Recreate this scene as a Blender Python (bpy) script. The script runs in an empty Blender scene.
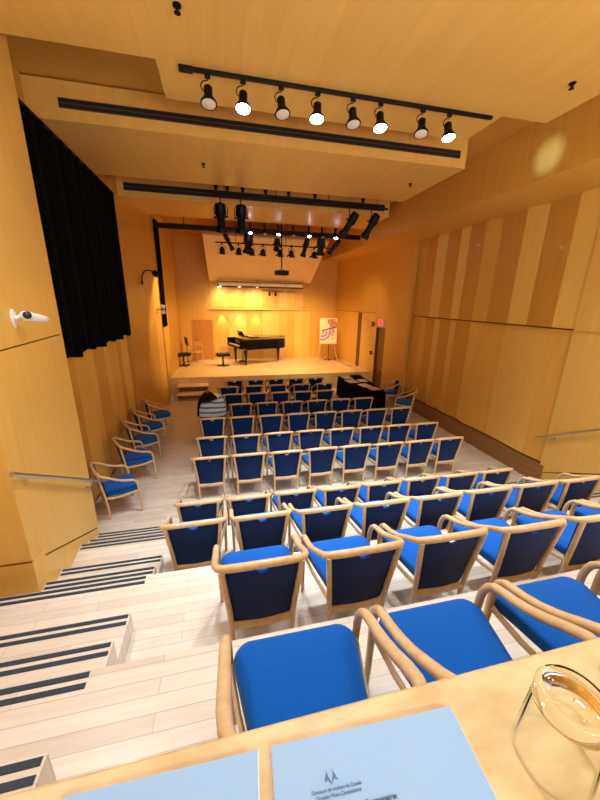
import bpy, bmesh, math, random
from mathutils import Vector, Matrix
random.seed(7)
PI = math.pi
col = bpy.context.scene.collection
sc = bpy.context.scene

# ------------------------------------------------------------------ helpers
class MB:
    """collects shapes, builds one mesh object"""
    def __init__(s): s.v = []; s.f = []; s.m = []; s.mi = 0; s.X = None
    def mat(s, i): s.mi = i; return s
    def at(s, M): s.X = M; return s
    def add(s, vs, fs):
        b = len(s.v)
        for p in vs:
            p = Vector(p); s.v.append(s.X @ p if s.X is not None else p)
        for f in fs: s.f.append([b + i for i in f]); s.m.append(s.mi)
        return s
    def box(s, x0, y0, z0, x1, y1, z1):
        vs = [(x, y, z) for z in (z0, z1) for y in (y0, y1) for x in (x0, x1)]
        return s.add(vs, [(0, 2, 3, 1), (4, 5, 7, 6), (0, 1, 5, 4), (2, 6, 7, 3), (0, 4, 6, 2), (1, 3, 7, 5)])
    def bbox(s, x0, y0, z0, x1, y1, z1, b=.004):
        """box with all edges bevelled"""
        bm = bmesh.new(); bmesh.ops.create_cube(bm, size=1)
        for v in bm.verts:
            v.co = Vector(((x0+x1)/2+v.co.x*(x1-x0), (y0+y1)/2+v.co.y*(y1-y0), (z0+z1)/2+v.co.z*(z1-z0)))
        bmesh.ops.bevel(bm, geom=bm.edges[:], offset=b, segments=2, profile=.5, affect='EDGES')
        bm.verts.ensure_lookup_table(); bm.verts.index_update()
        s.add([v.co[:] for v in bm.verts], [[v.index for v in f.verts] for f in bm.faces]); bm.free(); return s
    def prism(s, poly, d):
        """polygon (3D points) extruded by vector d"""
        n = len(poly); d = Vector(d)
        vs = [Vector(p) for p in poly] + [Vector(p) + d for p in poly]
        fs = [list(range(n))[::-1], list(range(n, 2*n))] + [(i, (i+1) % n, n+(i+1) % n, n+i) for i in range(n)]
        return s.add(vs, fs)
    def loft(s, rings, cap=True, closed=True):
        n = len(rings[0]); vs = [p for r in rings for p in r]; fs = []
        for k in range(len(rings)-1):
            for i in range(n if closed else n-1):
                j = (i+1) % n; fs.append((k*n+i, k*n+j, (k+1)*n+j, (k+1)*n+i))
        if cap: fs += [list(range(n))[::-1], [(len(rings)-1)*n+i for i in range(n)]]
        return s.add(vs, fs)
    def tube(s, pts, r, n=10, up=(0, 0, 1), ry=None):
        pts = [Vector(p) for p in pts]; N = len(pts)
        rs = r if isinstance(r, (list, tuple)) else [r]*N
        rys = rs if ry is None else (ry if isinstance(ry, (list, tuple)) else [ry]*N)
        rings = []; prev = None
        for k in range(N):
            t = (pts[min(k+1, N-1)] - pts[max(k-1, 0)])
            t = t.normalized() if t.length > 1e-9 else Vector((0, 0, 1))
            if prev is None:
                u = Vector(up); u = u - t*u.dot(t)
                if u.length < 1e-3: u = Vector((0, 1, 0)); u = u - t*u.dot(t)
            else: u = prev - t*prev.dot(t)
            u.normalize(); prev = u; w = t.cross(u)
            rings.append([pts[k] + u*math.sin(2*PI*i/n)*rys[k] + w*math.cos(2*PI*i/n)*rs[k] for i in range(n)])
        return s.loft(rings)
    def lathe(s, prof, n=24, o=(0, 0, 0), close=False):
        o = Vector(o)
        rings = [[o + Vector((r*math.cos(2*PI*i/n), r*math.sin(2*PI*i/n), z)) for i in range(n)] for r, z in prof]
        if close: rings.append(rings[0]); return s.loft(rings, cap=False)
        return s.loft(rings)
    def ball(s, c, rx, ry=None, rz=None, n=16, m=10):
        ry = ry or rx; rz = rz or rx; c = Vector(c)
        rings = []
        for k in range(m+1):
            a = -PI/2 + PI*k/m; q = max(math.cos(a), .02)
            rings.append([c + Vector((rx*q*math.cos(2*PI*i/n), ry*q*math.sin(2*PI*i/n), rz*math.sin(a))) for i in range(n)])
        return s.loft(rings)
    def build(s, name, mats, parent=None, smooth=False, ang=40):
        me = bpy.data.meshes.new(name)
        me.from_pydata([tuple(v) for v in s.v], [], s.f)
        mats = mats if isinstance(mats, (list, tuple)) else [mats]
        for m in mats: me.materials.append(m)
        for p, i in zip(me.polygons, s.m): p.material_index = i
        bm = bmesh.new(); bm.from_mesh(me); bmesh.ops.recalc_face_normals(bm, faces=bm.faces[:]); bm.to_mesh(me); bm.free()
        if smooth:
            me.set_sharp_from_angle(angle=math.radians(ang))
            me.shade_smooth() if False else None
            for p in me.polygons: p.use_smooth = True
        o = bpy.data.objects.new(name, me); col.objects.link(o)
        if parent is not None: o.parent = parent
        return o

def tag(o, label=None, cat=None, group=None, kind=None):
    if label: o['label'] = label
    if cat: o['category'] = cat
    if group: o['group'] = group
    if kind: o['kind'] = kind
    return o
def empty(name, loc=(0, 0, 0), rz=0, label=None, cat=None, group=None):
    o = bpy.data.objects.new(name, None); col.objects.link(o); o.location = loc; o.rotation_euler = (0, 0, rz)
    o.empty_display_size = .1
    return tag(o, label, cat, group)
def copy_tree(o, parent=None):
    c = o.copy(); col.objects.link(c)
    if parent is not None: c.parent = parent
    for ch in list(o.children): copy_tree(ch, c)
    return c
def struct(o): o['kind'] = 'structure'; return o
def frame(p, d, up=(0, 0, 1)):
    """matrix whose -Z points along d, at p"""
    d = Vector(d).normalized(); z = -d; u = Vector(up)
    x = u.cross(z)
    if x.length < 1e-4: x = Vector((1, 0, 0))
    x.normalize(); y = z.cross(x)
    M = Matrix((x, y, z)).transposed().to_4x4(); M.translation = Vector(p); return M

# ------------------------------------------------------------------ materials
def srgb(r, g, b):
    f = lambda c: (c/255/12.92) if c/255 <= .04045 else ((c/255+.055)/1.055)**2.4
    return (f(r), f(g), f(b), 1)
def plain(name, c, rough=.5, metal=0, **kw):
    m = bpy.data.materials.new(name); m.use_nodes = True
    p = m.node_tree.nodes['Principled BSDF']
    p.inputs['Base Color'].default_value = c; p.inputs['Roughness'].default_value = rough; p.inputs['Metallic'].default_value = metal
    for k, v in kw.items(): p.inputs[k].default_value = v
    return m
def wood(name, c1, c2, scale=(1, 1, 1), nscale=6, rough=.4, coat=0., detail=4, bump=0.):
    """grain stretched along the axis with the small scale, in object coordinates"""
    m = bpy.data.materials.new(name); m.use_nodes = True; t = m.node_tree; n = t.nodes; L = t.links
    p = n['Principled BSDF']; p.inputs['Roughness'].default_value = rough; p.inputs['Coat Weight'].default_value = coat
    tc = n.new('ShaderNodeTexCoord'); mp = n.new('ShaderNodeMapping'); mp.inputs['Scale'].default_value = scale
    nz = n.new('ShaderNodeTexNoise'); nz.inputs['Scale'].default_value = nscale; nz.inputs['Detail'].default_value = detail
    mx = n.new('ShaderNodeValToRGB'); mx.color_ramp.elements[0].color = c1; mx.color_ramp.elements[1].color = c2
    mx.color_ramp.elements[0].position = .3; mx.color_ramp.elements[1].position = .7
    L.new(tc.outputs['Object'], mp.inputs['Vector']); L.new(mp.outputs[0], nz.inputs['Vector'])
    L.new(nz.outputs['Fac'], mx.inputs['Fac']); L.new(mx.outputs[0], p.inputs['Base Color'])
    return m
def planks(name, c1, c2, gap, bw, rh, rot=0, mortar=.004, rough=.35, coat=.1, noise=.12, nsc=(2, 18, 2)):
    m = bpy.data.materials.new(name); m.use_nodes = True; t = m.node_tree; n = t.nodes; L = t.links
    p = n['Principled BSDF']; p.inputs['Roughness'].default_value = rough; p.inputs['Coat Weight'].default_value = coat
    tc = n.new('ShaderNodeTexCoord'); mp = n.new('ShaderNodeMapping'); mp.inputs['Rotation'].default_value = (0, 0, rot)
    b = n.new('ShaderNodeTexBrick'); b.inputs['Scale'].default_value = 1; b.inputs['Brick Width'].default_value = bw; b.inputs['Row Height'].default_value = rh
    b.inputs['Mortar Size'].default_value = mortar; b.inputs['Color1'].default_value = c1; b.inputs['Color2'].default_value = c2; b.inputs['Mortar'].default_value = gap
    b.offset = .37; b.inputs['Mortar Smooth'].default_value = .4
    nz = n.new('ShaderNodeTexNoise'); nz.inputs['Scale'].default_value = 3
    m2 = n.new('ShaderNodeMapping'); m2.inputs['Scale'].default_value = nsc
    L.new(tc.outputs['Object'], mp.inputs['Vector']); L.new(mp.outputs[0], b.inputs['Vector']); L.new(mp.outputs[0], m2.inputs['Vector']); L.new(m2.outputs[0], nz.inputs['Vector'])
    hs = n.new('ShaderNodeHueSaturation'); ma = n.new('ShaderNodeMapRange')
    ma.inputs['From Min'].default_value = .3; ma.inputs['From Max'].default_value = .7; ma.inputs['To Min'].default_value = 1-noise; ma.inputs['To Max'].default_value = 1+noise
    L.new(nz.outputs['Fac'], ma.inputs['Value']); L.new(ma.outputs[0], hs.inputs['Value']); L.new(b.outputs['Color'], hs.inputs['Color']); L.new(hs.outputs[0], p.inputs['Base Color'])
    return m
def fabric(name, c1, c2, sc_=260, rough=.9, sheen=.15):
    m = bpy.data.materials.new(name); m.use_nodes = True; t = m.node_tree; n = t.nodes; L = t.links
    p = n['Principled BSDF']; p.inputs['Roughness'].default_value = rough; p.inputs['Sheen Weight'].default_value = sheen; p.inputs['Specular IOR Level'].default_value = .08
    tc = n.new('ShaderNodeTexCoord'); nz = n.new('ShaderNodeTexNoise'); nz.inputs['Scale'].default_value = sc_
    r = n.new('ShaderNodeValToRGB'); r.color_ramp.elements[0].color = c1; r.color_ramp.elements[1].color = c2
    r.color_ramp.elements[0].position = .35; r.color_ramp.elements[1].position = .65
    L.new(tc.outputs['Object'], nz.inputs['Vector']); L.new(nz.outputs['Fac'], r.inputs['Fac']); L.new(r.outputs[0], p.inputs['Base Color'])
    return m
def emit(name, c, s):
    m = bpy.data.materials.new(name); m.use_nodes = True
    p = m.node_tree.nodes['Principled BSDF']; p.inputs['Base Color'].default_value = (c[0]*.5, c[1]*.5, c[2]*.5, 1)
    p.inputs['Emission Color'].default_value = c; p.inputs['Emission Strength'].default_value = s
    return m

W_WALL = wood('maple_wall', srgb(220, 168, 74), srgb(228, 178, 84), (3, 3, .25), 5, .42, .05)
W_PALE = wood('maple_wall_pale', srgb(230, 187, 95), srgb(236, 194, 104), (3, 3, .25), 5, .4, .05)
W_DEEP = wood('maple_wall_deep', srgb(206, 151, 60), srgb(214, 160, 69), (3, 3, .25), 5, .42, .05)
W_CEIL = planks('maple_ceiling', srgb(228, 183, 97), srgb(232, 189, 103), srgb(220, 175, 90), 30, .16, PI/2, .003, .42, .05, .03, (.4, 4, 1))
W_SEAM = plain('seam_shadow_gap', srgb(120, 78, 30), .7)
W_DOOR = wood('door_veneer', srgb(190, 124, 50), srgb(204, 138, 62), (4, 4, .3), 5, .4)
W_EXIT = wood('exit_door_veneer', srgb(122, 74, 26), srgb(136, 86, 34), (4, 4, .3), 5, .4)
W_DARK = wood('brown_plinth', srgb(140, 98, 50), srgb(154, 112, 60), (.4, .4, 3), 5, .5)
W_FLOOR = planks('pale_maple_floor', srgb(222, 214, 199), srgb(206, 196, 178), srgb(186, 170, 148), 1.15, .085, 0, .0025, .32, .15, .05, (1.5, 14, 1))
W_STAGE = planks('stage_floor', srgb(236, 206, 164), srgb(226, 192, 146), srgb(206, 170, 124), 1.3, .09, 0, .002, .35, .15, .05, (1.5, 14, 1))
W_BEECH = wood('beech_frame', srgb(204, 174, 128), srgb(220, 192, 148), (6, 6, 6), 4, .35, .15)
W_TABLE = wood('counter_veneer', srgb(188, 164, 116), srgb(216, 194, 148), (3, 6, 3), 6, .4, .0, 8)
STRIP = plain('dark_nosing_strip', srgb(34, 50, 64), .7)
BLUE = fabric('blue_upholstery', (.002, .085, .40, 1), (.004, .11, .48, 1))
BLUE_SHADED = fabric('blue_upholstery_shaded', (.001, .019, .105, 1), (.002, .024, .13, 1))  # same cloth as the seat; the shade on the backs is put into the colour
BLACK = plain('black_metal', (.003, .003, .0032, 1), .5, 0, **{'Specular IOR Level': .25})
BLACKC = fabric('black_cloth', (.0012, .0012, .0014, 1), (.002, .002, .0022, 1), 60, 1, 0)
PIANO = plain('black_lacquer', (.004, .004, .005, 1), .12, 0)
IVORY = plain('ivory_keys', (.8, .78, .72, 1), .3)
BRASS = plain('brass', (.75, .5, .2, 1), .25, 1)
STEEL = plain('brushed_steel', (.62, .6, .56, 1), .3, 1)
WHITE = plain('white_plastic', (.8, .8, .78, 1), .4)
PAPER = plain('white_paper', (.82, .84, .88, 1), .7)
PAPERB = plain('pale_blue_paper', srgb(138, 180, 226), .6)
PINKP = plain('pink_paper', srgb(224, 190, 210), .7)
INK = plain('grey_ink', srgb(88, 110, 140), .7)
INKD = plain('dark_ink', srgb(40, 60, 90), .7)
REFL = wood('pale_reflector', srgb(232, 206, 168), srgb(238, 214, 178), (2, .3, 2), 4, .5)
BULB_ON = emit('lit_lamp', (.86, .92, 1, 1), 40)
DIM = plain('dark_lamp_glass', (.03, .028, .025, 1), .3)
BULB_OFF = plain('unlit_lamp_glass', (.75, .68, .55, 1), .15)
BULB_WARM = emit('warm_lamp', (1, .86, .55, 1), 30)
RED_ON = emit('red_sign_face', (1, .01, .04, 1), 2.2)
LENS = plain('dark_lens', (.02, .015, .03, 1), .05)
VENTM = plain('vent_slot', (.006, .006, .006, 1), .7)
VBAR = plain('vent_bar', srgb(96, 70, 38), .5)
GLASS = plain('clear_glass_base', (.99, 1, .99, 1), 0, 0, **{'Transmission Weight': 1.0, 'IOR': 1.4})
THIN = bpy.data.materials.new('clear_thin_glass'); THIN.use_nodes = True
_n = THIN.node_tree.nodes; _l = THIN.node_tree.links; _n.remove(_n['Principled BSDF'])
_t = _n.new('ShaderNodeBsdfTransparent'); _t.inputs[0].default_value = (.95, .965, .955, 1); _g = _n.new('ShaderNodeBsdfGlossy'); _g.inputs['Roughness'].default_value = .02
_w = _n.new('ShaderNodeLayerWeight'); _w.inputs['Blend'].default_value = .05; _x = _n.new('ShaderNodeMixShader')
_l.new(_w.outputs['Fresnel'], _x.inputs[0]); _l.new(_t.outputs[0], _x.inputs[1]); _l.new(_g.outputs[0], _x.inputs[2]); _l.new(_x.outputs[0], _n['Material Output'].inputs[0])
CREAM = plain('poster_cream', srgb(244, 224, 200), .6)
P_RED = plain('poster_red', srgb(226, 84, 84), .6)
P_PUR = plain('poster_purple', srgb(150, 120, 190), .6)
P_DRK = plain('poster_plum', srgb(116, 60, 96), .6)
P_LIL = plain('poster_lilac', srgb(206, 184, 220), .6)
REDP = plain('red_plastic', srgb(170, 40, 24), .4)
BROWNF = fabric('dark_brown_leather', (.012, .006, .004, 1), (.022, .011, .007, 1), 40, .7, .05)

# ------------------------------------------------------------------ camera
H = 3.544
yaw, pitch, roll, FPX = 0.23083, 0.29219, 0.01694, 330.32
cy, sy, cp, sp, cr, sr = math.cos(yaw), math.sin(yaw), math.cos(pitch), math.sin(pitch), math.cos(roll), math.sin(roll)
fw = Vector((sy*cp, cy*cp, -sp)); r0 = Vector((cy, -sy, 0)); u0 = r0.cross(fw)
rt = r0*cr + u0*sr; up = -r0*sr + u0*cr
cam = bpy.data.cameras.new('camera'); co = bpy.data.objects.new('camera', cam); col.objects.link(co)
M = Matrix((rt, up, -fw)).transposed().to_4x4(); M.translation = (0, 0, H); co.matrix_world = M
cam.sensor_fit = 'AUTO'; cam.sensor_width = 36; cam.lens = FPX/800*36; cam.clip_start = .02; cam.clip_end = 100
sc.camera = co

# ------------------------------------------------------------------ the room
XL, XR = -2.35, 6.25
RISE = .17
TZ = [0, 3*RISE, 6*RISE, 9*RISE, 12*RISE]        # floor, three chair tiers, top tier
EDGE = [None, 4.04, 2.78, 1.57, .46]              # front edge of every tier
AL, AR = -.804, 5.2                               # where the side aisles begin
YB = -2.2                                         # rear wall
ZS = 5.85                                         # underside of the hung ceiling panels
ZC = 6.3                                          # ceiling above them

f = MB()
f.box(-3.4, EDGE[1]-.2, -.2, 7.3, 17.2, 0)
for k in (1, 2, 3, 4):
    y0 = EDGE[k+1] if k < 4 else YB - .2
    f.box(-3.4, y0 - (.2 if k < 4 else 0), -.2, 7.3, EDGE[k], TZ[k])
    for xa, xb in ((-3.4, AL), (AR, 7.3)):
        f.box(xa, EDGE[k], -.2, xb, EDGE[k]+.30, TZ[k]-RISE)
        f.box(xa, EDGE[k]+.30, -.2, xb, EDGE[k]+.655, TZ[k]-2*RISE)
floor = struct(f.build('floor', W_FLOOR))

# dark anti-slip strips: two on every nosing of both aisles
def strip_xl(y):       # left aisle wall at depth y
    if y < 2.95: return -3.2
    return -1.80 - (y-2.95)*(.155/1.78) if y < 4.73 else XL
def strip_xr(y):
    return XR + .9 if y < 2.95 else 6.05 + (y-2.95)*(.15/1.85)
tread = ['top tread', 'middle tread', 'bottom tread']
flight = {1: 'lowest flight', 2: 'second flight from the floor', 3: 'third flight from the floor', 4: 'flight nearest the counter'}
for side in (0, 1):
    for k in (1, 2, 3, 4):
        for j in range(3):
            y = EDGE[k] + (0, .30, .655)[j]; z = TZ[k] - RISE*j
            for q, (yo, w) in enumerate(((-.010, .030), (-.068, .030))):
                ya, yb = y+yo-w, y+yo
                xa, xb = (strip_xl(yb) + .015, AL-.012) if side == 0 else (AR+.012, strip_xr(yb) - .015)
                if side == 1 and k > 2: continue       # right aisle: those higher flights stay outside the frame
                o = MB().box(xa, ya, z+.0005, xb, yb, z+.0045).build('stair_strip', STRIP)
                tag(o, '%s dark anti-slip strip, %s, %s on the %s aisle' % ('front' if q == 0 else 'rear', tread[j], flight[k], 'left' if side == 0 else 'right'), 'strip', 'anti-slip strips on the aisle steps')

# side walls: folded veneer panels
def folded(xw, sgn, ys, z0, z1, depth, mats_seq, mb):
    """facets between the depths ys, alternately swung about the vertical; sgn: +1 wall on the right"""
    for i in range(len(ys)-1):
        a, b = ys[i], ys[i+1]
        xa, xb = (xw, xw - sgn*depth) if i % 2 else (xw - sgn*depth, xw)
        mb.mat(mats_seq[i % len(mats_seq)])  # facet tones put the light and shade of the folds into the veneer colour
        mb.prism([(xa, a, z0), (xb, b, z0), (xw+sgn*.12, b, z0), (xw+sgn*.12, a, z0)], (0, 0, z1-z0))
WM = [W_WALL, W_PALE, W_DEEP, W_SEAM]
m = MB()
uy = [4.0, 4.55, 5.26, 5.88, 6.33, 7.0, 7.44, 8.02, 8.3, 8.9, 9.29, 9.8, 10.25]
ly = [4.0, 4.75, 5.28, 6.39, 7.16, 7.5, 8.01, 8.3, 8.71, 9.04, 9.4, 9.8, 10.25]
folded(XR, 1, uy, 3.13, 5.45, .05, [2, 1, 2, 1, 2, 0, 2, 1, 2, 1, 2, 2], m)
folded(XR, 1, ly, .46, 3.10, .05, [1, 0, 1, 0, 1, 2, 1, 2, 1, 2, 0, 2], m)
m.mat(3).box(XR-.0, 4, 3.09, XR+.12, 10.25, 3.135)
m.mat(3).box(XR+.02, 4, .3, XR+.12, 10.25, .5)
m.mat(0).box(XR-.09, 4.0, 3.075, XR, 10.25, 3.10)
m.mat(0).prism([(XR-.15, 10.27, 0), (XR-.17, 11.8, 0), (XR+.3, 11.8, 0), (XR+.3, 10.27, 0)], (0, 0, 5.45)); m.mat(2).box(XR-.149, 10.25, 0, XR+.3, 10.268, 5.45)   # flush bay before the exit; shade on its near face put into a deeper colour
m.mat(0).prism([(XR-.17, 11.8, 2.58), (XR-.18, 12.75, 2.58), (XR+.3, 12.75, 2.58), (XR+.3, 11.8, 2.58)], (0, 0, 2.87))   # above exit
m.mat(1).prism([(XR-.16, 12.62, 0), (6.02, 14.0, 0), (6.4, 14.0, 0), (6.4, 12.62, 0)], (0, 0, 3.1))
m.mat(0).prism([(6.02, 14.08, 0), (5.76, 16.8, 0), (6.4, 16.8, 0), (6.4, 14.08, 0)], (0, 0, 3.1))
m.mat(3).prism([(6.1, 12.95, 3.06), (5.85, 16.8, 3.06), (6.4, 16.8, 3.06), (6.4, 12.95, 3.06)], (0, 0, .1))
m.mat(3).prism([(6.012, 13.98, 0), (5.985, 14.3, 0), (6.4, 14.3, 0), (6.4, 13.98, 0)], (0, 0, 3.08))
m.mat(0).prism([(XR-.16, 12.75, 3.12), (5.76, 16.8, 3.12), (6.4, 16.8, 3.12), (6.4, 12.75, 3.12)], (0, 0, 2.4))
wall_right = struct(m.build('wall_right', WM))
m = MB(); m.box(XR-.055, 4.4, 0, XR+.1, 10.25, .42); struct(m.build('baseboard_right', W_DARK))
m = MB(); m.box(XR-.16, 11.8, 0, XR+.3, 11.83, 2.6); m.box(XR-.155, 12.58, 0, XR+.3, 12.63, 2.6); m.box(XR-.15, 11.8, 2.54, XR+.3, 12.63, 2.59)
struct(m.build('trim_1', W_EXIT))     # exit recess lining
d = MB().bbox(XR-.08, 11.835, .01, XR-.03, 12.575, 2.535, .004).build('door_1', W_EXIT); struct(d)
MB().tube([(XR-.13, 11.93, 1.0), (XR-.13, 12.05, 1.0)], .012).tube([(XR-.07, 11.93, 1.0), (XR-.13, 11.93, 1.0)], .01).build('door_handle', STEEL, d, True)

m = MB()
ly = [4.0, 5.0, 5.5, 5.95, 6.4, 6.8, 7.25, 7.7, 8.1, 8.55, 8.95, 9.35]
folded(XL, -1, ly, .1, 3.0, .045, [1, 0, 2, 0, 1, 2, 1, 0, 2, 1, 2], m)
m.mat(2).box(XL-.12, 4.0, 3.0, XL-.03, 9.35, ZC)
m.mat(3).box(XL-.12, 4, 0, XL-.03, 9.35, .1)
m.mat(2).prism([(XL+.06, 9.35, 0), (XL+.35, 11.3, 0), (XL-.3, 11.3, 0), (XL-.3, 9.35, 0)], (0, 0, ZC))
m.mat(0).prism([(XL+.35, 11.3, 0), (XL+.35, 12.35, 0), (XL-.3, 12.35, 0), (XL-.3, 11.3, 0)], (0, 0, ZC))
m.mat(3).prism([(XL+.30, 12.35, 0), (XL+.30, 12.5, 0), (XL-.3, 12.5, 0), (XL-.3, 12.35, 0)], (0, 0, ZC))
m.mat(0).prism([(XL+.36, 12.5, 0), (-1.88, 16.8, 0), (-2.6, 16.8, 0), (-2.6, 12.5, 0)], (0, 0, ZC))
m.mat(3).prism([(XL+.352, 11.32, 3.09), (XL+.352, 12.35, 3.09), (XL-.3, 12.35, 3.09), (XL-.3, 11.32, 3.09)], (0, 0, .012))
m.mat(2).prism([(-1.90, 16.0, .5), (-1.84, 16.3, .5), (-1.93, 16.6, .5), (-2.2, 16.6, .5), (-2.2, 16.0, .5)], (0, 0, 5.4))
wall_left = struct(m.build('wall_left', WM))

# angled wing walls beside the stairs, with raked base trim and handrails
def wing(sgn, xn, yn, xf, yf, xo, name, tname):
    a = MB()
    zr = lambda y: TZ[2] + .20 - (y - yn)*(TZ[2]-TZ[0]-.02)/(yf-yn)*1.0   # raked top of the base trim
    P = [(xn, yn, TZ[2]+.2), (xf, yf, .26), (xf, yf, 3.09), (xn, yn, 3.09)]
    Q = [(xn, yn, 3.105), (xf, yf, 3.105), (xf, yf, ZC), (xn, yn, ZC)]
    back = Vector((-sgn*.2, .05, 0))
    for poly in (P, Q): a.mat(0).prism(poly, back)
    a.mat(0).prism([(xn, yn, TZ[2]+.2), (xn, yn, 3.09), (xo, yn, 3.09), (xo, yn, TZ[2]+.2)], (0, .2, 0))
    a.mat(0).prism([(xn, yn, 3.105), (xn, yn, ZC), (xo, yn, ZC), (xo, yn, 3.105)], (0, .2, 0))
    i = -sgn*.015
    a.mat(1).prism([(xn+i, yn+.01, 3.0), (xf+i, yf-.005, 3.0), (xf+i, yf-.005, 3.2), (xn+i, yn+.01, 3.2)], back*.8)
    a.mat(1).prism([(xn+i, yn+.012, 3.0), (xo, yn+.012, 3.0), (xo, yn+.012, 3.2), (xn+i, yn+.012, 3.2)], (0, .1, 0))
    a.mat(0).prism([(xf, yf-.002, .26), (xf, yf-.002, ZC), (xf-sgn*.9, yf-.002, ZC), (xf-sgn*.9, yf-.002, .26)], (0, .03, 0))
    struct(a.build(name, [W_PALE, W_SEAM]))
    b = MB()
    b.mat(1).prism([(xn+i, yn+.01, TZ[2]+.12), (xf+i, yf, .15), (xf+i, yf, .30), (xn+i, yn+.01, TZ[2]+.25)], back*.8)
    b.mat(0).prism([(xn, yn, -.1), (xf, yf, -.1), (xf, yf, .235), (xn, yn, TZ[2]+.175)], back)
    b.mat(1).prism([(xn+i, yn+.012, TZ[2]+.12), (xo, yn+.012, TZ[2]+.12), (xo, yn+.012, TZ[2]+.25), (xn+i, yn+.012, TZ[2]+.25)], (0, .1, 0))
    b.mat(0).prism([(xn, yn, TZ[2]-.3), (xn, yn, TZ[2]+.175), (xo, yn, TZ[2]+.175), (xo, yn, TZ[2]-.3)], (0, .2, 0))
    struct(b.build(tname, [W_PALE, W_SEAM]))
wing(1, -1.80, 2.95, -1.955, 4.73, -3.45, 'wall_left_wing', 'baseboard_left')
wing(-1, 6.05, 2.95, 6.2, 4.8, 7.4, 'wall_right_wing', 'baseboard_right_wing')

# rear of the hall (behind the camera)
m = MB(); m.box(-3.4, YB-.2, 0, 7.4, YB, ZC); struct(m.build('wall_rear', W_PALE))
m = MB(); m.box(-3.45, YB-.2, 0, -3.2, 3.0, ZC); m.box(7.15, YB-.2, 0, 7.4, 3.0, ZC); struct(m.build('wall_rear_sides', W_PALE))

# stage back wall with door, ledge panel
m = MB(); SY = 16.8
m.mat(0).box(-2.6, SY, .3, -1.40, SY+.2, ZC); m.mat(0).box(-1.40, SY, 2.58, -.45, SY+.2, ZC)
m.mat(1).box(-.45, SY, .3, 4.4, SY+.2, 3.1); m.mat(0).box(-.45, SY+.02, 3.1, 6.4, SY+.2, ZC); m.mat(0).box(4.4, SY, .3, 6.4, SY+.2, 3.1)
for i, x in enumerate((-.45, .36, 1.18, 2.0, 2.8, 3.6)):        # shallow folded panels
    m.mat(i % 2).prism([(x, SY-.002, .68), (x+.4, SY-.03, .68), (x+.8, SY-.002, .68)], (0, 0, 2.4))
    m.mat(1-i % 2).prism([(x, SY-.002, 3.18), (x+.4, SY-.03, 3.18), (x+.8, SY-.002, 3.18)], (0, 0, 1.4))
m.mat(3).box(4.385, SY-.002, .6, 4.4, SY, 5.4)
struct(m.build('wall_back', WM))
m = MB(); m.bbox(-.5, SY-.14, 3.08, 4.4, SY+.02, 3.15, .005); struct(m.build('trim_2', W_PALE))
d = struct(MB().bbox(-1.385, SY+.02, .69, -.465, SY+.07, 2.56, .004).build('door_2', W_DOOR))
MB().tube([(-1.27, SY-.03, 1.72), (-1.12, SY-.03, 1.72)], .014).tube([(-1.27, SY+.03, 1.72), (-1.27, SY-.03, 1.72)], .012).build('door_handle', STEEL, d, True)
m = MB(); m.box(-1.43, SY-.015, .68, -1.385, SY+.08, 2.6); m.box(-.465, SY-.015, .68, -.42, SY+.08, 2.6); m.box(-1.43, SY-.015, 2.56, -.42, SY+.08, 2.6)
struct(m.build('trim_3', W_DEEP))

# stage platform and its steps
ST = .68
m = MB(); m.mat(0).box(-2.2, 12.85, ST-.04, 6.1, SY+.05, ST); m.mat(1).box(-2.2, 12.88, 0, 6.1, SY+.05, ST-.04)
struct(m.build('stage_floor', [W_STAGE, W_STAGE]))
st = empty('stage_steps', (-1.17, 12.5, 0), 0, 'two-tread wooden steps leading up to the left end of the stage', 'steps')
for z, y0, y1 in ((.225, -.42, .05), (.45, -.05, .35)):
    MB().bbox(-.56, y0, z-.05, .56, y1, z, .008).build('tread', W_STAGE, st)
for x in (-.55, .51):
    MB().prism([(x, -.36, 0), (x, -.36, .175), (x, 0, .175), (x, 0, .4), (x, .34, .4), (x, .34, 0)], (.04, 0, 0)).build('side_panel', W_DEEP, st)
MB().box(-.51, .30, 0, .51, .33, .4).build('riser_panel', W_DARK, st)

# ceiling: hung timber panels at three depths, the ceiling above them, soffit on the right
m = MB()
m.box(-3.4, YB, ZC, 7.4, 17.2, ZC+.15)
struct(m.build('ceiling', W_DEEP))
m = MB(); m.box(-3.3, YB, ZS, 4.32, 4.40, ZS+.3); m.box(-.52, 4.40, ZS, 3.64, 5.1, ZS+.3); struct(m.build('ceiling_panel_rear', W_CEIL))
m = MB(); m.box(XL-.05, 5.97, ZS-.02, 4.33, 8.1, ZC-.02); struct(m.build('ceiling_panel_middle', W_CEIL))
m = MB(); m.box(XL+.05, 9.62, ZS, 4.75, 11.4, ZC-.02); struct(m.build('ceiling_panel_front', W_CEIL))
m = MB(); m.box(4.98, YB, 5.42, 7.3, SY+.1, ZC+.05); struct(m.build('ceiling_soffit_right', W_WALL))
# pale sloped sound reflector above the stage
m = MB(); m.prism([(-.5, 12.9, 5.66), (4.05, 12.9, 5.66), (4.22, 16.25, 4.33), (-.46, 16.25, 4.33)], (0, .03, .07))
struct(m.build('ceiling_reflector', REFL))

def vent(x0, x1, y, z0, z1, label):
    t = empty('slot_vent', ((x0+x1)/2, y, z0), 0, label, 'vent', 'long slot vents on the ceiling edges'); L = (x1-x0)/2
    MB().box(-L, -.012, 0, L, .0, z1-z0).build('slot', VENTM, t)
    b = MB(); h = z1-z0
    for k in (0, .5, 1):
        b.box(-L, -.02, h*k-.004 if k else 0, L, -.012, h*k+.004 if k < 1 else h)
    b.build('louvre_bar', VBAR, t)
vent(-1.98, 4.2, 5.97, 5.97, 6.08, 'long black slot vent on the ceiling edge just behind the lit spotlight track')
vent(-2.1, 4.6, 9.62, 5.98, 6.14, 'long black slot vent on the ceiling edge farther away, above the stage spotlights')

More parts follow.
